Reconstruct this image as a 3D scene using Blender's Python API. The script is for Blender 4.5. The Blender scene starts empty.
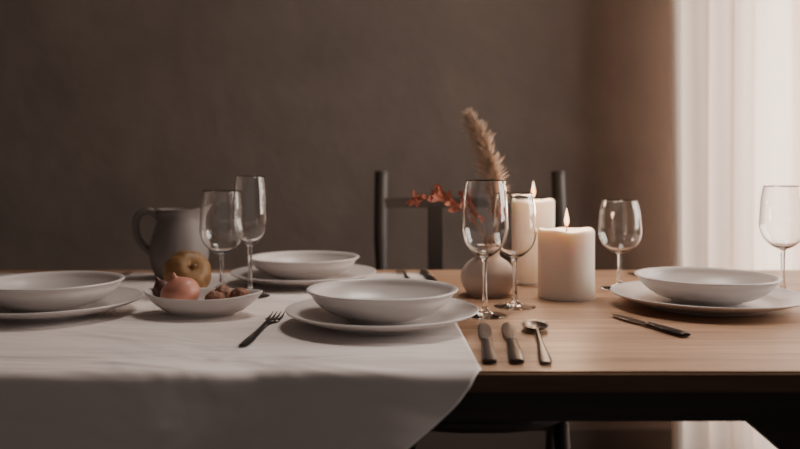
import bpy, bmesh, math, random
from mathutils import Vector, Matrix
random.seed(7)
scene = bpy.context.scene
COL = scene.collection
pi = math.pi

# ---------------------------------------------------------------- materials
def srgb(r, g, b):
    def f(c):
        c /= 255.0
        return c/12.92 if c <= 0.04045 else ((c+0.055)/1.055)**2.4
    return (f(r), f(g), f(b), 1)

def mat(name, color, rough=0.5, metal=0.0, bump=0.0, bscale=50, var=0.0, vscale=8, **kw):
    m = bpy.data.materials.new(name); m.use_nodes = True
    nt = m.node_tree; b = nt.nodes['Principled BSDF']
    b.inputs['Base Color'].default_value = color
    b.inputs['Roughness'].default_value = rough
    b.inputs['Metallic'].default_value = metal
    for k, v in kw.items():
        b.inputs[k.replace('_', ' ')].default_value = v
    tc = nt.nodes.new('ShaderNodeTexCoord')
    if var > 0:
        n = nt.nodes.new('ShaderNodeTexNoise'); n.inputs['Scale'].default_value = vscale
        n.inputs['Detail'].default_value = 6
        nt.links.new(tc.outputs['Object'], n.inputs['Vector'])
        r = nt.nodes.new('ShaderNodeValToRGB')
        r.color_ramp.elements[0].position = 0.3; r.color_ramp.elements[1].position = 0.7
        r.color_ramp.elements[0].color = tuple(c*(1-var) for c in color[:3])+(1,)
        r.color_ramp.elements[1].color = tuple(min(1, c*(1+var)) for c in color[:3])+(1,)
        nt.links.new(n.outputs['Fac'], r.inputs['Fac'])
        nt.links.new(r.outputs['Color'], b.inputs['Base Color'])
    if bump > 0:
        n = nt.nodes.new('ShaderNodeTexNoise'); n.inputs['Scale'].default_value = bscale
        n.inputs['Detail'].default_value = 5
        nt.links.new(tc.outputs['Object'], n.inputs['Vector'])
        bp = nt.nodes.new('ShaderNodeBump'); bp.inputs['Strength'].default_value = bump
        bp.inputs['Distance'].default_value = 0.01
        nt.links.new(n.outputs['Fac'], bp.inputs['Height'])
        nt.links.new(bp.outputs['Normal'], b.inputs['Normal'])
    return m

def wood(name, c1, c2, rough=0.45, scale=1.0, stretch=(0.6, 9, 9)):
    m = bpy.data.materials.new(name); m.use_nodes = True
    nt = m.node_tree; b = nt.nodes['Principled BSDF']; L = nt.links
    tc = nt.nodes.new('ShaderNodeTexCoord'); mp = nt.nodes.new('ShaderNodeMapping')
    mp.inputs['Scale'].default_value = stretch
    L.new(tc.outputs['Object'], mp.inputs['Vector'])
    n = nt.nodes.new('ShaderNodeTexNoise'); n.inputs['Scale'].default_value = 3.5*scale
    n.inputs['Detail'].default_value = 9; n.inputs['Roughness'].default_value = 0.62
    n.inputs['Distortion'].default_value = 0.7
    L.new(mp.outputs['Vector'], n.inputs['Vector'])
    w = nt.nodes.new('ShaderNodeTexNoise'); w.inputs['Scale'].default_value = 22*scale
    w.inputs['Detail'].default_value = 4
    L.new(mp.outputs['Vector'], w.inputs['Vector'])
    mx = nt.nodes.new('ShaderNodeMath'); mx.operation = 'MULTIPLY_ADD'
    L.new(w.outputs['Fac'], mx.inputs[0]); mx.inputs[1].default_value = 0.35
    L.new(n.outputs['Fac'], mx.inputs[2])
    r = nt.nodes.new('ShaderNodeValToRGB')
    r.color_ramp.elements[0].position = 0.45; r.color_ramp.elements[1].position = 0.85
    r.color_ramp.elements[0].color = c1; r.color_ramp.elements[1].color = c2
    L.new(mx.outputs[0], r.inputs['Fac']); L.new(r.outputs['Color'], b.inputs['Base Color'])
    b.inputs['Roughness'].default_value = rough
    bp = nt.nodes.new('ShaderNodeBump'); bp.inputs['Strength'].default_value = 0.15
    bp.inputs['Distance'].default_value = 0.002
    L.new(mx.outputs[0], bp.inputs['Height']); L.new(bp.outputs['Normal'], b.inputs['Normal'])
    return m

M_wall = mat('plaster_taupe', srgb(129, 116, 108), 0.9, bump=0.5, bscale=9, var=0.10, vscale=3.5)
M_ceil = mat('ceiling_paint', srgb(130, 118, 110), 0.9, bump=0.05, bscale=30)
M_base = mat('baseboard_paint', srgb(95, 84, 78), 0.6, bump=0.03, bscale=30)
M_floor = wood('floor_dark_oak', srgb(48, 36, 30), srgb(80, 62, 50), 0.5)
M_top = wood('table_oak', srgb(134, 101, 78), srgb(190, 152, 122), 0.42)
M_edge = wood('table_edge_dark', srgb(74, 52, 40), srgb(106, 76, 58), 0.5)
M_apron = wood('apron_dark', srgb(28, 22, 20), srgb(46, 36, 32), 0.5)
M_chair = mat('chair_black_wood', srgb(66, 59, 56), 0.5, bump=0.05, bscale=60, var=0.1)
M_seat = mat('seat_leather', srgb(72, 66, 67), 0.45, bump=0.1, bscale=160)
M_china = mat('white_stoneware', srgb(212, 205, 202), 0.32, bump=0.015, bscale=30, var=0.02)
M_pitch = mat('pitcher_stoneware', srgb(118, 109, 105), 0.6, bump=0.06, bscale=60, var=0.08)
M_vase = mat('vase_clay', srgb(200, 182, 170), 0.6, bump=0.08, bscale=60, var=0.06, vscale=15)
M_wax = mat('candle_wax', srgb(244, 232, 218), 0.45, bump=0.03, bscale=25, Subsurface_Weight=0.35)
M_wax.node_tree.nodes['Principled BSDF'].inputs['Subsurface Radius'].default_value = (0.03, 0.018, 0.01)
M_wax.node_tree.nodes['Principled BSDF'].inputs['Subsurface Scale'].default_value = 1.0
M_wick = mat('wick_black', srgb(30, 24, 20), 0.9, bump=0.1, bscale=300)
M_steel = mat('brushed_steel', srgb(120, 112, 108), 0.28, 1.0, bump=0.02, bscale=200)
M_dsteel = mat('dark_steel', srgb(56, 51, 50), 0.30, 0.9, bump=0.02, bscale=200)
M_onion = mat('onion_skin', srgb(184, 124, 106), 0.45, var=0.25, vscale=18, bump=0.05, bscale=40)
M_gourd = mat('gourd_skin', srgb(140, 104, 62), 0.5, var=0.4, vscale=16, bump=0.15, bscale=60)
M_nut = mat('walnut_shell', srgb(126, 84, 62), 0.6, var=0.3, vscale=60, bump=0.6, bscale=120)
M_fig = mat('fig_skin', srgb(88, 58, 52), 0.5, var=0.3, vscale=40)
M_stem = mat('dry_stem', srgb(140, 104, 76), 0.7, var=0.1)
M_pampas = mat('pampas_hair', srgb(208, 180, 156), 0.8, var=0.1)
M_leaf = mat('dried_red_leaf', srgb(190, 118, 98), 0.6, var=0.25, vscale=40)

M_glass = bpy.data.materials.new('clear_glass'); M_glass.use_nodes = True
b = M_glass.node_tree.nodes['Principled BSDF']
b.inputs['Transmission Weight'].default_value = 1.0; b.inputs['Roughness'].default_value = 0.0
b.inputs['IOR'].default_value = 1.45; b.inputs['Base Color'].default_value = (1, 1, 1, 1)

def flame_mat():
    m = bpy.data.materials.new('flame'); m.use_nodes = True
    nt = m.node_tree; nt.nodes.clear()
    o = nt.nodes.new('ShaderNodeOutputMaterial'); e = nt.nodes.new('ShaderNodeEmission')
    tc = nt.nodes.new('ShaderNodeTexCoord'); s = nt.nodes.new('ShaderNodeSeparateXYZ')
    r = nt.nodes.new('ShaderNodeValToRGB')
    r.color_ramp.elements[0].color = (1, 0.36, 0.10, 1); r.color_ramp.elements[1].color = (1, 0.72, 0.42, 1)
    nt.links.new(tc.outputs['Generated'], s.inputs[0]); nt.links.new(s.outputs['Z'], r.inputs['Fac'])
    nt.links.new(r.outputs['Color'], e.inputs['Color']); e.inputs['Strength'].default_value = 7
    nt.links.new(e.outputs[0], o.inputs['Surface'])
    return m
M_flame = flame_mat()

def cloth_mat(name, color, transl=0.0, bump=0.15):
    m = bpy.data.materials.new(name); m.use_nodes = True
    nt = m.node_tree; L = nt.links; b = nt.nodes['Principled BSDF']
    b.inputs['Base Color'].default_value = color; b.inputs['Roughness'].default_value = 0.9
    b.inputs['Sheen Weight'].default_value = 0.15
    tc = nt.nodes.new('ShaderNodeTexCoord')
    mp = nt.nodes.new('ShaderNodeMapping'); mp.inputs['Scale'].default_value = (2.2, 5.5, 3)
    mp.inputs['Rotation'].default_value = (0, 0, 0.7)
    L.new(tc.outputs['Object'], mp.inputs[0])
    n = nt.nodes.new('ShaderNodeTexNoise'); n.inputs['Scale'].default_value = 1.3; n.inputs['Detail'].default_value = 3
    n.inputs['Distortion'].default_value = 0.6
    L.new(mp.outputs[0], n.inputs['Vector'])
    n2 = nt.nodes.new('ShaderNodeTexNoise'); n2.inputs['Scale'].default_value = 700
    L.new(tc.outputs['Object'], n2.inputs['Vector'])
    b1 = nt.nodes.new('ShaderNodeBump'); b1.inputs['Strength'].default_value = bump; b1.inputs['Distance'].default_value = 0.06
    b2 = nt.nodes.new('ShaderNodeBump'); b2.inputs['Strength'].default_value = 0.12; b2.inputs['Distance'].default_value = 0.001
    L.new(n.outputs['Fac'], b1.inputs['Height']); L.new(n2.outputs['Fac'], b2.inputs['Height'])
    L.new(b1.outputs[0], b2.inputs['Normal']); L.new(b2.outputs[0], b.inputs['Normal'])
    if transl > 0:
        o = nt.nodes['Material Output']; t = nt.nodes.new('ShaderNodeBsdfTranslucent')
        t.inputs['Color'].default_value = color
        mx = nt.nodes.new('ShaderNodeMixShader'); mx.inputs[0].default_value = transl
        L.new(b.outputs[0], mx.inputs[1]); L.new(t.outputs[0], mx.inputs[2]); L.new(mx.outputs[0], o.inputs['Surface'])
    return m
M_cloth = cloth_mat('linen_white', srgb(220, 210, 206), bump=0.6)
M_curtain = cloth_mat('curtain_sheer', srgb(236, 222, 211), transl=0.5, bump=0.05)

# ---------------------------------------------------------------- mesh helpers
def finish(bm, name, mats, smooth=True, loc=(0, 0, 0), parent=None, rotz=0):
    bmesh.ops.recalc_face_normals(bm, faces=bm.faces)
    me = bpy.data.meshes.new(name); bm.to_mesh(me); bm.free()
    for m in (mats if isinstance(mats, (list, tuple)) else [mats]): me.materials.append(m)
    if smooth:
        for p in me.polygons: p.use_smooth = True
    o = bpy.data.objects.new(name, me); COL.objects.link(o)
    o.location = loc; o.rotation_euler[2] = rotz
    if parent: o.parent = parent
    return o

def empty(name, loc=(0, 0, 0)):
    e = bpy.data.objects.new(name, None); COL.objects.link(e); e.location = loc; e.empty_display_size = 0.05
    return e

def catmull(pts, n=5):
    out = []
    P = [pts[0]]+list(pts)+[pts[-1]]
    for i in range(1, len(P)-2):
        p0, p1, p2, p3 = [Vector(P[j]) for j in (i-1, i, i+1, i+2)]
        for k in range(n):
            t = k/n
            out.append(0.5*((2*p1)+(-p0+p2)*t+(2*p0-5*p1+4*p2-p3)*t*t+(-p0+3*p1-3*p2+p3)*t**3))
    out.append(Vector(pts[-1]))
    return out

def lathe(name, prof, mat_, segs=72, smooth_n=4, warp=None, **kw):
    pts = catmull([(r, z, 0) for r, z in prof], smooth_n) if smooth_n > 1 else [Vector((r, z, 0)) for r, z in prof]
    bm = bmesh.new(); rings = []
    for p in pts:
        r = max(p[0], 0)
        if r < 1e-5:
            rings.append([bm.verts.new((0, 0, p[1]))])
        else:
            ring = []
            for i in range(segs):
                a = 2*pi*i/segs
                v = Vector((r*math.cos(a), r*math.sin(a), p[1]))
                if warp: v = warp(v, a)
                ring.append(bm.verts.new(v))
            rings.append(ring)
    for A, B in zip(rings, rings[1:]):
        if len(A) == 1 and len(B) == 1: continue
        for i in range(segs):
            j = (i+1) % segs
            if len(A) == 1: bm.faces.new((A[0], B[j], B[i]))
            elif len(B) == 1: bm.faces.new((A[i], A[j], B[0]))
            else: bm.faces.new((A[i], A[j], B[j], B[i]))
    return finish(bm, name, mat_, **kw)

def add_box(bm, x0, x1, y0, y1, z0, z1, mi=0):
    vs = [bm.verts.new((x, y, z)) for x in (x0, x1) for y in (y0, y1) for z in (z0, z1)]
    for f in ((0,1,3,2),(4,6,7,5),(0,4,5,1),(2,3,7,6),(0,2,6,4),(1,5,7,3)):
        fc = bm.faces.new([vs[i] for i in f]); fc.material_index = mi

def box(name, x0, x1, y0, y1, z0, z1, m, bevel=0, parent=None):
    bm = bmesh.new(); add_box(bm, x0, x1, y0, y1, z0, z1)
    if bevel: bmesh.ops.bevel(bm, geom=bm.edges[:], offset=bevel, segments=3, affect='EDGES', profile=0.6)
    return finish(bm, name, m, smooth=False, parent=parent)

def tube_bm(bm, pts, radii, segs=10, flat=1.0, mi=0, up=None):
    """tube along pts; flat scales the second axis"""
    pts = [Vector(p) for p in pts]; rings = []
    prev = None
    for i, p in enumerate(pts):
        t = (pts[min(i+1, len(pts)-1)]-pts[max(i-1, 0)]).normalized()
        if up is not None: u = Vector(up)
        elif prev is None: u = Vector((0, 0, 1)) if abs(t.z) < .9 else Vector((1, 0, 0))
        else: u = prev
        s = t.cross(u).normalized(); u2 = s.cross(t).normalized(); prev = u2
        r = radii[i] if isinstance(radii, (list, tuple)) else radii
        rings.append([bm.verts.new(p+s*r*math.cos(2*pi*k/segs)+u2*r*flat*math.sin(2*pi*k/segs)) for k in range(segs)])
    for A, B in zip(rings, rings[1:]):
        for k in range(segs):
            f = bm.faces.new((A[k], A[(k+1) % segs], B[(k+1) % segs], B[k])); f.material_index = mi
    f = bm.faces.new(rings[0]); f.material_index = mi
    f = bm.faces.new(rings[-1][::-1]); f.material_index = mi

# ---------------------------------------------------------------- room
X0, X1, Y0, Y1, ZT = -2.6, 2.2, -1.8, 2.75, 2.7
T = 0.12
box('floor', X0-T, X1+T, Y0, Y1+T, -0.1, 0, M_floor)
box('ceiling', X0-T, X1+T, Y0, Y1+T, ZT, ZT+0.1, M_ceil)
# back wall with window opening
WX0, WX1, WZ0, WZ1 = 1.00, 2.05, 0.12, 2.45
bm = bmesh.new()
add_box(bm, X0-T, WX0, Y1, Y1+T, 0, ZT); add_box(bm, WX1, X1+T, Y1, Y1+T, 0, ZT)
add_box(bm, WX0, WX1, Y1, Y1+T, 0, WZ0); add_box(bm, WX0, WX1, Y1, Y1+T, WZ1, ZT)
finish(bm, 'wall_back', M_wall, smooth=False)
# right wall; unseen window opening added to let the key light in
RY0, RY1, RZ0, RZ1 = 0.9, 2.35, 0.85, 2.3
bm = bmesh.new()
add_box(bm, X1, X1+T, Y0, RY0, 0, ZT); add_box(bm, X1, X1+T, RY1, Y1, 0, ZT)
add_box(bm, X1, X1+T, RY0, RY1, 0, RZ0); add_box(bm, X1, X1+T, RY0, RY1, RZ1, ZT)
finish(bm, 'wall_right', M_wall, smooth=False)
box('wall_left', X0-T, X0, Y0, Y1, 0, ZT, M_wall)
box('baseboard_back', X0, WX0-0.02, Y1-0.015, Y1, 0, 0.09, M_base, 0.003)
box('baseboard_left', X0, X0+0.015, Y0, Y1-0.02, 0, 0.09, M_base, 0.003)
M_frame = mat('window_frame_paint', srgb(190, 178, 168), 0.5, bump=0.02)
bm = bmesh.new()
for a in (WX0, (WX0+WX1)/2-0.02, WX1-0.04): add_box(bm, a, a+0.04, Y1+0.04, Y1+0.08, WZ0, WZ1)
for a in (WZ0, 1.6, WZ1-0.04): add_box(bm, WX0, WX1, Y1+0.045, Y1+0.075, a, a+0.04)
finish(bm, 'window_1', M_frame, smooth=False)
bm = bmesh.new()
for a in (RY0, (RY0+RY1)/2-0.02, RY1-0.04): add_box(bm, X1+0.04, X1+0.08, a, a+0.04, RZ0, RZ1)
for a in (RZ0, RZ1-0.04): add_box(bm, X1+0.045, X1+0.075, RY0, RY1, a, a+0.04)
finish(bm, 'added_side_window', M_frame, smooth=False)  # frame of the added, unseen side opening

# curtain
bm = bmesh.new(); nx, nz = 560, 24; rows = []
cx0, cx1 = 0.872, 2.1
for j in range(nz+1):
    z = 0.015+(2.56-0.015)*j/nz; row = []
    for i in range(nx+1):
        u = i/nx; x = cx0+(cx1-cx0)*u
        ph = 2*pi*(x*12.0+0.45*math.sin(x*7.3)+.2*math.sin(x*23))
        amp = 0.052+0.015*math.sin(x*11)
        y = 2.59+amp*math.sin(ph+0.2*math.sin(z*1.7+x*3))+0.007*math.sin(ph*2.1+z)
        row.append(bm.verts.new((x+0.022*math.cos(ph)+0.004*math.sin(z*2+x*9), y, z)))
    rows.append(row)
for A, B in zip(rows, rows[1:]):
    for i in range(nx): bm.faces.new((A[i], A[i+1], B[i+1], B[i]))
finish(bm, 'curtain', M_curtain)
bm = bmesh.new(); tube_bm(bm, [(0.8, 2.59, 2.6), (2.15, 2.59, 2.6)], 0.012, 16)
for x in (0.83, 2.12): tube_bm(bm, [(x, 2.59, 2.6), (x, 2.75, 2.6)], 0.008, 10)
finish(bm, 'curtain_rod', M_dsteel)

# ---------------------------------------------------------------- table
TZ = 0.75
YF, YB = 0.90, 1.82
table = empty('dining_table', (0, 0, 0))
TX0, TX1 = -1.35, 1.15
bm = bmesh.new(); add_box(bm, TX0, TX1, YF, YB, TZ-0.024, TZ)
bmesh.ops.bevel(bm, geom=bm.edges[:], offset=0.003, segments=3, affect='EDGES')
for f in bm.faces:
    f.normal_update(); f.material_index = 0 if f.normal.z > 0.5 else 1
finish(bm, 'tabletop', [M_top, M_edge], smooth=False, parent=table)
bm = bmesh.new()
add_box(bm, TX0+0.05, TX1-0.05, YF+0.02, YF+0.045, TZ-0.062, TZ-0.0241)
add_box(bm, TX0+0.05, TX1-0.05, YB-0.045, YB-0.02, TZ-0.062, TZ-0.0241)
add_box(bm, TX0+0.05, TX0+0.075, YF+0.045, YB-0.045, TZ-0.062, TZ-0.0241)
add_box(bm, TX1-0.075, TX1-0.05, YF+0.045, YB-0.045, TZ-0.062, TZ-0.0241)
finish(bm, 'apron', M_apron, smooth=False, parent=table)
k = 0
for sx, lxf, lxb in ((-1, -0.73, -1.07), (1, 0.53, 0.87)):
    for ly, lx in ((YF+0.02, lxf), (YB-0.075, lxb)):
        k += 1; bm = bmesh.new()
        # post with a wide diagonal corner brace reaching under the apron
        out = [(lx, 0), (lx+sx*.065, 0), (lx+sx*.085, TZ-.0622), (lx-sx*.125, TZ-.0622), (lx-sx*.125, TZ-.066), (lx-sx*.01, .585)]
        a = [bm.verts.new((x, ly, z)) for x, z in out]; b2 = [bm.verts.new((x, ly+.05, z)) for x, z in out]
        bm.faces.new(a); bm.faces.new(b2[::-1])
        for i in range(len(out)): bm.faces.new((a[i], a[(i+1) % len(out)], b2[(i+1) % len(out)], b2[i]))
        finish(bm, 'leg_%d' % k, M_apron, smooth=False, parent=table)

# ---------------------------------------------------------------- tablecloth
bm = bmesh.new(); path = []
n1 = 60
R_ = .014
for i in range(n1+1): path.append((1.745-(1.745-(YF+0.004))*i/n1, TZ+0.0012, 0.0))
for i in range(1, 9):
    a = i/8*pi/2; path.append((YF+0.004-R_*math.sin(a), TZ+0.0012-R_*(1-math.cos(a)), 0.016*i/8))
for i in range(1, 41): path.append((YF+.004-R_, TZ+.0012-R_-0.30*i/40, 0.018+0.30*i/40))
rows = []; nu = 300
for (y, z, dr) in path:
    xr = 0.092-0.03*max(0, y-YF)-(1.02*dr if dr > 0 else 0)+.008*math.sin(dr*45)*min(1, dr/.03)
    xl = -1.34
    row = []
    for i in range(nu+1):
        u = (i/nu); x = xl+(xr-xl)*u
        yy, zz = y, z
        if dr > 0:
            w = min(1, dr/0.14)
            xx = x+0.5*dr
            f = 0.5+0.5*math.sin(17*xx+1.0+1.1*math.sin(5*xx))
            f2 = 0.5+0.5*math.sin(37*xx+2)
            yy -= w*(0.034*f**1.3+0.006*f2)
            if u > 0.93: yy -= w*0.02*(u-0.93)/0.07
        row.append(bm.verts.new((x, yy, zz)))
    rows.append(row)
for A, B in zip(rows, rows[1:]):
    for i in range(nu): bm.faces.new((A[i], B[i], B[i+1], A[i+1]))
o = finish(bm, 'tablecloth', M_cloth)
s = o.modifiers.new('thick', 'SOLIDIFY'); s.thickness = 0.0014; s.offset = 0
CZ = TZ+0.0021   # cloth upper surface

# ---------------------------------------------------------------- tableware
def plate(x, y, z, s=1.0):
    p = [(0, .0045), (.068, .0040), (.076, .0), (.083, .0), (.088, .0045), (.115, .0115), (.136, .0195), (.1405, .0225),
         (.1385, .0238), (.131, .0215), (.113, .0165), (.094, .0105), (.08, .0085), (.04, .0078), (0, .0078)]
    return lathe('dinner_plate', [(r*s, h) for r, h in p], M_china, 96, loc=(x, y, z))
def bowl(x, y, z, s=1.0):
    p = [(0, .004), (.044, .0035), (.047, .0), (.053, .0), (.056, .004), (.078, .012), (.097, .026), (.1035, .036), (.1095, .0415),
         (.1105, .0432), (.1085, .0445), (.1025, .0425), (.096, .032), (.078, .018), (.05, .0105), (0, .0085)]
    return lathe('soup_bowl', [(r*s, h) for r, h in p], M_china, 96, loc=(x, y, z+0.0082))
for x, y, z, s1, s2 in ((-.026, 1.17, CZ, 1, 1), (-.192, 1.60, CZ, 1.03, 1), (-.55, 1.26, CZ, 1, 1), (.509, 1.33, TZ+.0002, 1.1, 1.04)):
    plate(x, y, z, s1); bowl(x, y, z, s2)

def wine_glass(x, y, z, H, R, rr, bf=0.57):
    s = H*(1-bf); B = H*bf; t = 0.0008
    out = [(0, 0), (.026, 0), (.0335, .0004), (.0345, .0013), (.0325, .0022), (.020, .0040), (.009, .0075), (.0048, .015), (.0036, .030),
           (.0034, s*.6), (.0037, s*.88), (.0055, s), (R*.42, s+B*.045), (R*.80, s+B*.17), (R*.97, s+B*.32), (R, s+B*.42),
           (R*.97, s+B*.58), ((R*.6+rr*.4), s+B*.80), (rr, H-.0008), (rr-t*.5, H)]
    inn = [(rr-t, H-.0008), ((R*.6+rr*.4)-t, s+B*.80), (R*.97-t, s+B*.58), (R-t, s+B*.42), (R*.97-t, s+B*.32),
           (R*.80-t, s+B*.17+t*.5), (R*.40-t, s+B*.045+t*1.6), (0, s+.0035)]
    return lathe('wine_glass', out+inn, M_glass, 64, 3, loc=(x, y, z))
wine_glass(.132, 1.244, TZ+.0002, .210, .0365, .0305)
wine_glass(.190, 1.325, TZ+.0002, .188, .036, .030)
wine_glass(-.334, 1.50, CZ, .185, .041, .035, .64)
wine_glass(-.266, 1.42, CZ, .213, .031, .0262)
wine_glass(.42, 1.53, TZ+.0002, .168, .041, .033, .60)
wine_glass(.694, 1.45, TZ+.0002, .197, .040, .033, .58)

# candles
def candle(x, y, r, h, E):
    root = empty('pillar_candle', (x, y, TZ+0.0003))
    def wp(v, a):
        if v.z > h*0.9:
            v.z += 0.0015*math.sin(2*a+1)+0.001*math.sin(5*a)
        return v
    lathe('wax_body', [(0, 0), (r-.003, 0), (r-.001, .001), (r, .004), (r, .01), (r*.995, h*.5), (r, h-.012), (r, h-.005), (r-.0015, h-.001), (r-.005, h),
                       (r-.010, h-.002), (r*.7, h-.006), (r*.3, h-.009), (0, h-.009)], M_wax, 64, 3, warp=wp, parent=root)
    bm = bmesh.new(); tube_bm(bm, [(0, 0, h-.010), (.0005, 0, h-.002), (.0015, 0, h+.006), (.003, 0, h+.010)], [.0013, .0012, .0011, .0009], 8)
    finish(bm, 'wick', M_wick, parent=root)
    lathe('flame', [(0, 0), (.0026, .004), (.0042, .009), (.0038, .015), (.0022, .023), (.0008, .030), (0, .034)], M_flame, 20, 4, parent=root, loc=(.001, 0, h+.004))
    l = bpy.data.lights.new('candle_glow', 'POINT'); l.energy = E; l.color = (1, .68, .45); l.shadow_soft_size = .02
    lo = bpy.data.objects.new('candle_glow', l); COL.objects.link(lo); lo.parent = root; lo.location = (0, 0, h+.045)
candle(.297, 1.43, .050, .121, 0.8)
candle(.267, 1.607, .0435, .167, 0.9)

# pitcher
root = empty('ceramic_pitcher', (-.462, 1.675, CZ))
H = .142
def spout(v, a):
    if v.z > H*0.72:
        k = ((v.z-H*0.72)/(H*0.28))**1.5
        d = math.exp(-((math.atan2(math.sin(a), math.cos(a)))/0.45)**2)
        v.x += 0.020*k*d; v.z += 0.010*k*d
    return v
lathe('body', [(0, .001), (.038, 0), (.044, .001), (.049, .006), (.057, .028), (.0605, .05), (.058, .075), (.051, .1), (.044, .12), (.044, .135), (.0465, H),
               (.045, H+.001), (.0415, .135), (.0415, .12), (.048, .1), (.055, .075), (.0575, .05), (.054, .028), (.04, .008), (0, .006)],
      M_pitch, 64, 4, warp=spout, parent=root)
bm = bmesh.new()
hp = catmull([(-.043, 0, .126), (-.062, 0, .139), (-.084, 0, .132), (-.091, 0, .107), (-.082, 0, .075), (-.057, 0, .050)], 6)
tube_bm(bm, hp, .0075, 14, 1.0, up=(0, 1, 0))
finish(bm, 'handle', M_pitch, parent=root)

# serving dish (pointed oval)
def oval(v, a):
    k = 1.0+0.10*abs(math.cos(a))**6
    return Vector((v.x*1.28*k, v.y*.92, v.z+0.006*(math.hypot(v.x, v.y)/.07)**2*abs(math.cos(a))**4*(1 if v.z > .01 else 0)))
lathe('serving_dish', [(0, .003), (.028, .002), (.031, 0), (.036, 0), (.038, .003), (.055, .013), (.0655, .027), (.0675, .0305), (.066, .032),
                       (.062, .029), (.052, .0165), (.036, .0075), (0, .006)], M_china, 96, 4, warp=oval, loc=(-.308, 1.25, CZ), rotz=-.12)
# onion
lathe('red_onion', [(0, 0), (.010, .001), (.022, .007), (.0295, .019), (.030, .029), (.025, .040), (.014, .047), (.005, .0515), (.003, .056), (.002, .059), (0, .060)],
      M_onion, 40, 4, loc=(-.334, 1.245, CZ+.0092)).rotation_euler = (.1, -.30, 0)
def lumpy(name, loc, s, m, seed, amp=.08, rot=(0, 0, 0)):
    rnd = random.Random(seed); bm = bmesh.new(); bmesh.ops.create_icosphere(bm, subdivisions=4, radius=1)
    ph = [rnd.uniform(0, 6) for _ in range(6)]
    for v in bm.verts:
        c = v.co.copy(); n = math.sin(c.x*5+ph[0])*math.sin(c.y*5+ph[1])+.5*math.sin(c.z*9+ph[2])*math.sin(c.x*8+ph[3])
        seam = 0.06*math.exp(-(c.y/.08)**2)
        v.co = Vector((c.x*s[0], c.y*s[1], c.z*s[2]))*(1+amp*n+seam)
    o = finish(bm, name, m, loc=loc); o.rotation_euler = rot
    return o
lumpy('walnut', (-.286, 1.236, CZ+.0235), (.016, .014, .014), M_nut, 1, .06, (0, .2, .5))
lumpy('walnut', (-.251, 1.247, CZ+.0290), (.015, .013, .012), M_nut, 2, .06, (0, -.3, .2))
lumpy('walnut', (-.282, 1.272, CZ+.0270), (.016, .014, .014), M_nut, 3, .06, (0, .1, 1.5))
lathe('fig', [(0, 0), (.010, .001), (.017, .009), (.0175, .017), (.012, .027), (.005, .034), (.002, .041), (0, .042)],
      M_fig, 32, 4, loc=(-.370, 1.277, CZ+.0180)).rotation_euler = (0, -.5, 0)
# gourd, resting tilted on its side
root = empty('pumpkin_gourd', (-.378, 1.422, CZ))
def lobes(v, a):
    k = 1-0.045*(abs(math.cos(a*4))**5)
    return Vector((v.x*k, v.y*k, v.z))
bo = lathe('body', [(0, -.026), (.008, -.029), (.022, -.029), (.037, -.018), (.0425, .0), (.038, .018), (.025, .030), (.012, .031), (.005, .027), (0, .026)],
      M_gourd, 96, 4, warp=lobes, parent=root, loc=(0, 0, .0405))
bo.rotation_euler = (.75, .75, 0)
bm = bmesh.new(); tube_bm(bm, [(0, 0, .025), (.001, 0, .033), (.003, 0, .037)], [.0045, .0035, .004], 10)
finish(bm, 'stalk', M_stem, parent=bo)

# ---------------------------------------------------------------- vase and dried flowers
root = empty('flower_vase', (.160, 1.455, TZ+.0003))
lathe('vase_body', [(0, 0), (.032, 0), (.036, .001), (.042, .010), (.049, .026), (.048, .044), (.036, .060), (.024, .068), (.0205, .074), (.022, .080), (.0235, .082),
                    (.022, .083), (.019, .080), (.0175, .074), (.021, .067), (.033, .058), (.045, .043), (.045, .027), (.036, .008), (0, .006)], M_vase, 64, 4, parent=root)
bm = bmesh.new()
st = catmull([(.004, 0, .010), (.008, .0, .09), (.014, 0, .15), (.010, 0, .21), (-.008, .0, .27), (-.034, 0, .325)], 10)
tube_bm(bm, st, [.0016]*len(st), 8)
rnd = random.Random(3)
N = len(st)
for q in range(2400):
    t = rnd.uniform(.34, 1.0); f = t*(N-1); i = min(int(f), N-2); p = st[i].lerp(st[i+1], f-i)
    tg = (st[i+1]-st[i]).normalized()
    a = rnd.uniform(0, 2*pi); s = tg.cross(Vector((0, 1, 0))).normalized(); w = s.cross(tg).normalized()
    side = s*math.cos(a)+w*math.sin(a)
    env = math.sin(pi*min(1, max(0.08, (1.04-t)/.80)))**.8
    L_ = rnd.uniform(.018, .042)*(.25+.85*env)
    d = (tg*rnd.uniform(.7, 1.2)+side*rnd.uniform(.1, .95)).normalized()
    md = p+d*L_*.55; e = md+(d+Vector((0, 0, -.25))+side*.2)*L_*.45
    tube_bm(bm, [p, md, e], [.0003, .0006, .0002], 3, mi=1)
finish(bm, 'pampas_plume', [M_stem, M_pampas], parent=root)
bm = bmesh.new()
def leaf(bm, p, d, L_, W, curl):
    d = d.normalized(); s = d.cross(Vector((rnd.uniform(-.5, .5), -1, rnd.uniform(-.3, .3)))).normalized(); n = s.cross(d)
    prev = None
    for i in range(7):
        t = i/6; w = W*math.sin(pi*min(.98, t*.92+.04))**.8
        c = p+d*L_*t+n*curl*t*t*L_
        a = [bm.verts.new(c-s*w+n*w*.4), bm.verts.new(c), bm.verts.new(c+s*w+n*w*.4)]
        if prev:
            for k in (0, 1):
                f = bm.faces.new((prev[k], prev[k+1], a[k+1], a[k])); f.material_index = 1
        prev = a
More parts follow.
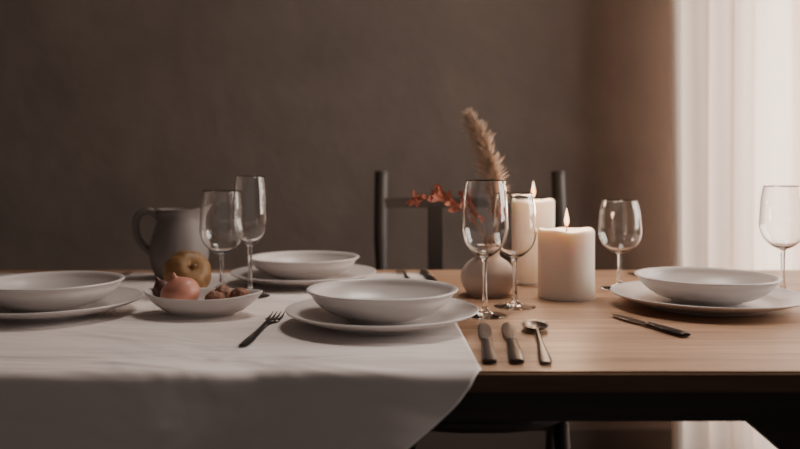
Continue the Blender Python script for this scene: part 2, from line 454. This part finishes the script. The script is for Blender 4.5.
for pts, cnt in ((((0, 0, .01), (-.006, 0, .09), (-.03, -.01, .135), (-.07, -.015, .165), (-.105, -.02, .178), (-.135, -.02, .172)), 34),
                 (((0, 0, .01), (-.004, 0, .09), (-.020, .01, .13), (-.06, .01, .165), (-.09, .01, .190)), 20),
                 (((0, 0, .01), (-.002, 0, .09), (-.010, .01, .13), (-.03, .01, .155), (-.04, .01, .178)), 12),
                 (((0, 0, .01), (.004, 0, .09), (.016, -.01, .12), (.022, -.01, .150), (.02, -.01, .18)), 10)):
    st2 = catmull(pts, 8); tube_bm(bm, st2, .0011, 6)
    for q in range(cnt):
        t = rnd.uniform(.52, 1); f = t*(len(st2)-1); i = min(int(f), len(st2)-2)
        tg = (st2[i+1]-st2[i]).normalized()
        d = tg+Vector((rnd.uniform(-1, 1), rnd.uniform(-1, 1), rnd.uniform(-1, 1)))*.9
        leaf(bm, st2[i].copy(), d, rnd.uniform(.012, .022), rnd.uniform(.003, .0055), rnd.uniform(-.4, .6))
finish(bm, 'dried_leaf_sprigs', [M_stem, M_leaf], parent=root)

# ---------------------------------------------------------------- cutlery (built along +Y, handle end at origin)
def place(o, p0, p1, z):
    o.location = (p0[0], p0[1], z)
    o.rotation_euler[2] = math.atan2(p1[1]-p0[1], p1[0]-p0[0])-pi/2
def strip(bm, st, mi=0, seg=12):
    """stations (y, halfwidth, zcenter, halfthick)"""
    rings = []
    for y, w, z, t in st:
        rings.append([bm.verts.new((w*math.cos(2*pi*k/seg), y, z+t*math.sin(2*pi*k/seg))) for k in range(seg)])
    for A, B in zip(rings, rings[1:]):
        for k in range(seg):
            f = bm.faces.new((A[k], A[(k+1) % seg], B[(k+1) % seg], B[k])); f.material_index = mi
    for r in (rings[0], rings[-1][::-1]):
        f = bm.faces.new(r); f.material_index = mi
def catmull4(st, n):
    out = []; P = [st[0]]+list(st)+[st[-1]]
    for i in range(1, len(P)-2):
        a, b_, c, d = P[i-1:i+3]
        for k in range(n):
            t = k/n
            out.append([max(.0001, .5*(2*b_[j]+(c[j]-a[j])*t+(2*a[j]-5*b_[j]+4*c[j]-d[j])*t*t+(-a[j]+3*b_[j]-3*c[j]+d[j])*t**3)) if j != 0 else
                        .5*(2*b_[j]+(c[j]-a[j])*t+(2*a[j]-5*b_[j]+4*c[j]-d[j])*t*t+(-a[j]+3*b_[j]-3*c[j]+d[j])*t**3) for j in range(4)])
    out.append(list(P[-2])); return out
def fork(p0, p1, z, L_=.195, m=None):
    bm = bmesh.new(); k = L_/.2
    strip(bm, catmull4([(0, .003, .0022, .001), (.004, .0062, .0022, .0013), (.03*k, .0066, .0024, .0014), (.07*k, .0042, .004, .0015), (.12*k, .0028, .0062, .0016),
                (.138*k, .0045, .0055, .0014), (.148*k, .0095, .004, .0012), (.156*k, .0115, .003, .0010), (.160*k, .0112, .0028, .0009)], 4))
    for i in range(4):
        x = -.0093+.0062*i
        tube_bm(bm, [(x, .157*k, .0028), (x, .170*k, .0026), (x, .185*k, .0034), (x*.97, L_, .0062)], [.0017, .0015, .0013, .0006], 8, .7)
    o = finish(bm, 'dinner_fork', m or M_steel); place(o, p0, p1, z); return o
def knife(p0, p1, z, L_=.215, m=None):
    bm = bmesh.new(); k = L_/.22
    strip(bm, catmull4([(0, .005, .0036, .002), (.003, .0088, .0036, .0030), (.03*k, .0092, .0038, .0034), (.07*k, .0078, .0038, .0032), (.1*k, .0068, .0038, .0030), (.108*k, .0060, .0038, .0026)], 4), 0, 16)
    strip(bm, [(.1*k, .0072, .0038, .0034), (.106*k, .0072, .0038, .0034)], 1, 16)
    strip(bm, catmull4([(.105*k, .0045, .0034, .0014), (.115*k, .0070, .003, .0010), (.14*k, .0095, .0028, .0009), (.18*k, .0095, .0028, .0008), (.205*k, .0070, .0028, .0007), (.215*k, .0035, .0028, .0006), (.22*k, .0008, .0028, .0004)], 4), 1, 12)
    o = finish(bm, 'dinner_knife', [m or M_dsteel, M_steel]); place(o, p0, p1, z); return o
def spoon(p0, p1, z, L_=.205, m=None):
    bm = bmesh.new(); k = L_/.2
    strip(bm, catmull4([(0, .004, .0028, .001), (.004, .0072, .0028, .0014), (.03*k, .0072, .003, .0015), (.07*k, .0046, .0048, .0016), (.115*k, .003, .0075, .0017), (.138*k, .0036, .0075, .0015), (.146*k, .005, .007, .001)], 4))
    cy = .171*k; a = .029*k; w = .019; segs = 28; R = 7
    def ring(r, dz): return [bm.verts.new((w*r*math.cos(2*pi*q/segs)*(1-.10*math.sin(2*pi*q/segs)), cy+a*r*math.sin(2*pi*q/segs), .0082-.0068*(1-r*r)+dz)) for q in range(segs)]
    top = [ring((i+1)/R, 0) for i in range(R)]; bot = [ring((i+1)/R, -.0011) for i in range(R)]
    for S in (top, bot):
        for A, B in zip(S, S[1:]):
            for q in range(segs): bm.faces.new((A[q], A[(q+1) % segs], B[(q+1) % segs], B[q]))
        bm.faces.new(S[0])
    for q in range(segs): bm.faces.new((top[-1][q], top[-1][(q+1) % segs], bot[-1][(q+1) % segs], bot[-1][q]))
    o = finish(bm, 'soup_spoon', m or M_dsteel); place(o, p0, p1, z); return o
fork((-.199, 1.012), (-.186, 1.25), CZ+.0004, .225, M_dsteel)
knife((.105, .932), (.124, 1.19), TZ+.0004, .245)
knife((.137, .932), (.158, 1.19), TZ+.0004, .245)
spoon((.170, .928), (.194, 1.16), TZ+.0004, .245, M_dsteel)
knife((.388, 1.082), (.33, 1.24), TZ+.0004, .17)
fork((-.67, 1.56), (-.56, 1.76), CZ, .19)
fork((.02, 1.60), (.00, 1.78), TZ+.0026, .18)
knife((.065, 1.59), (.05, 1.78), TZ+.0026, .19)
knife((.56, 1.58), (.50, 1.76), TZ+.0004, .19)

# ---------------------------------------------------------------- chair
root = empty('dining_chair', (.181, 0, 0))
YP = 2.06
for i, sx in enumerate((-1, 1)):
    bm = bmesh.new()
    px = sx*.23
    tube_bm(bm, catmull([(px*.86, YP+.02, 0), (px*.93, YP-.015, .44), (px, YP-.005, .75), (px*1.0, YP+.02, .955), (px, YP+.021, .964)], 6), [.015]*13+[.017]*11+[.010], 16)
    finish(bm, 'back_post_%d' % (i+1), M_chair, parent=root)
    bm = bmesh.new(); tube_bm(bm, [(sx*.16, 1.70, .44), (sx*.185, 1.665, 0)], [.017, .012], 16)
    finish(bm, 'front_leg_%d' % (i+1), M_chair, parent=root)
def rail(name, z0, z1, t=.018, bow=.02):
    bm = bmesh.new(); n = 16; rows = []
    for i in range(n+1):
        x = -.226+.452*i/n; y = YP+.006+bow*(1-(x/.226)**2)
        rows.append([bm.verts.new(v) for v in ((x, y-t/2, z0), (x, y+t/2, z0), (x, y+t/2, z1), (x, y-t/2, z1))])
    for A, B in zip(rows, rows[1:]):
        for q in range(4): bm.faces.new((A[q], A[(q+1) % 4], B[(q+1) % 4], B[q]))
    bm.faces.new(rows[0]); bm.faces.new(rows[-1][::-1])
    bmesh.ops.bevel(bm, geom=[e for e in bm.edges if e.calc_length() > .015], offset=.002, segments=2, affect='EDGES')
    finish(bm, name, M_chair, smooth=False, parent=root)
rail('top_rail', .880, .905); rail('lower_rail', .56, .585)
for i, x in enumerate((-.088, .088)):
    box('slat_%d' % (i+1), x-.02, x+.02, YP+.016, YP+.028, .58, .885, M_chair, .003, parent=root)
bm = bmesh.new(); ns = 64; rr = []
for z, k in ((.448, .93), (.451, .97), (.462, 1.0), (.473, .985), (.479, .95), (.481, .85), (.478, .5)):
    ring = []
    for i in range(ns):
        a = 2*pi*i/ns; c, s_ = math.cos(a), math.sin(a); e = 2/2.5
        ring.append(bm.verts.new((-.02+.215*k*math.copysign(abs(c)**e, c), 1.825+.235*k*math.copysign(abs(s_)**e, s_), z)))
    rr.append(ring)
for A, B in zip(rr, rr[1:]):
    for i in range(ns): bm.faces.new((A[i], A[(i+1) % ns], B[(i+1) % ns], B[i]))
bm.faces.new(rr[0][::-1]); bm.faces.new(rr[-1])
finish(bm, 'seat', M_seat, parent=root)
box('seat_frame', -.19, .17, 1.69, 2.03, .425, .450, M_chair, .004, parent=root)
for i, sx in enumerate((-1, 1)):
    bm = bmesh.new(); tube_bm(bm, [(sx*.175, 1.68, .2), (sx*.205, YP, .2)], .009, 12); finish(bm, 'stretcher_%d' % (i+1), M_chair, parent=root)

# ---------------------------------------------------------------- lights
def area(name, loc, target, sx, sy, E, col):
    l = bpy.data.lights.new(name, 'AREA'); l.shape = 'RECTANGLE'; l.size = sx; l.size_y = sy; l.energy = E; l.color = col
    o = bpy.data.objects.new(name, l); COL.objects.link(o); o.location = loc
    o.rotation_euler = (Vector(target)-Vector(loc)).to_track_quat('-Z', 'Y').to_euler(); return o
area('daylight_back_window', (1.52, 3.05, 1.35), (1.52, 0, 1.35), 1.05, 2.3, 92, (1, .92, .85))
area('added_side_key', (2.45, 1.62, 1.6), (0, 1.3, 1.0), 1.4, 1.4, 72, (1, .90, .82))  # soft key added from the right, behind the unseen side opening
l = bpy.data.lights.new('added_table_spot', 'SPOT'); l.energy = 85; l.color = (1, .89, .80)  # unseen spot without a fixture, added to brighten table and crockery
l.spot_size = math.radians(60); l.spot_blend = 1.0; l.shadow_soft_size = .30
lo = bpy.data.objects.new('added_table_spot', l); COL.objects.link(lo); lo.location = (.38, 1.85, 2.4)
lo.rotation_euler = (Vector((.12, 1.25, .75))-Vector((.38, 1.85, 2.4))).to_track_quat('-Z', 'Y').to_euler()
w = bpy.data.worlds.new('room_world'); w.use_nodes = True; scene.world = w
w.node_tree.nodes['Background'].inputs[0].default_value = (.93, .86, .82, 1)
w.node_tree.nodes['Background'].inputs[1].default_value = .20

# ---------------------------------------------------------------- camera
c = bpy.data.cameras.new('camera'); co = bpy.data.objects.new('camera', c); COL.objects.link(co)
co.location = (0, 0, .977); co.rotation_euler = (pi/2, 0, 0)
c.sensor_width = 36; c.lens = 36; c.shift_y = -(224.5-170)/800
c.dof.use_dof = True; c.dof.focus_distance = 1.17; c.dof.aperture_fstop = 2.8
c.clip_start = .01
scene.camera = co
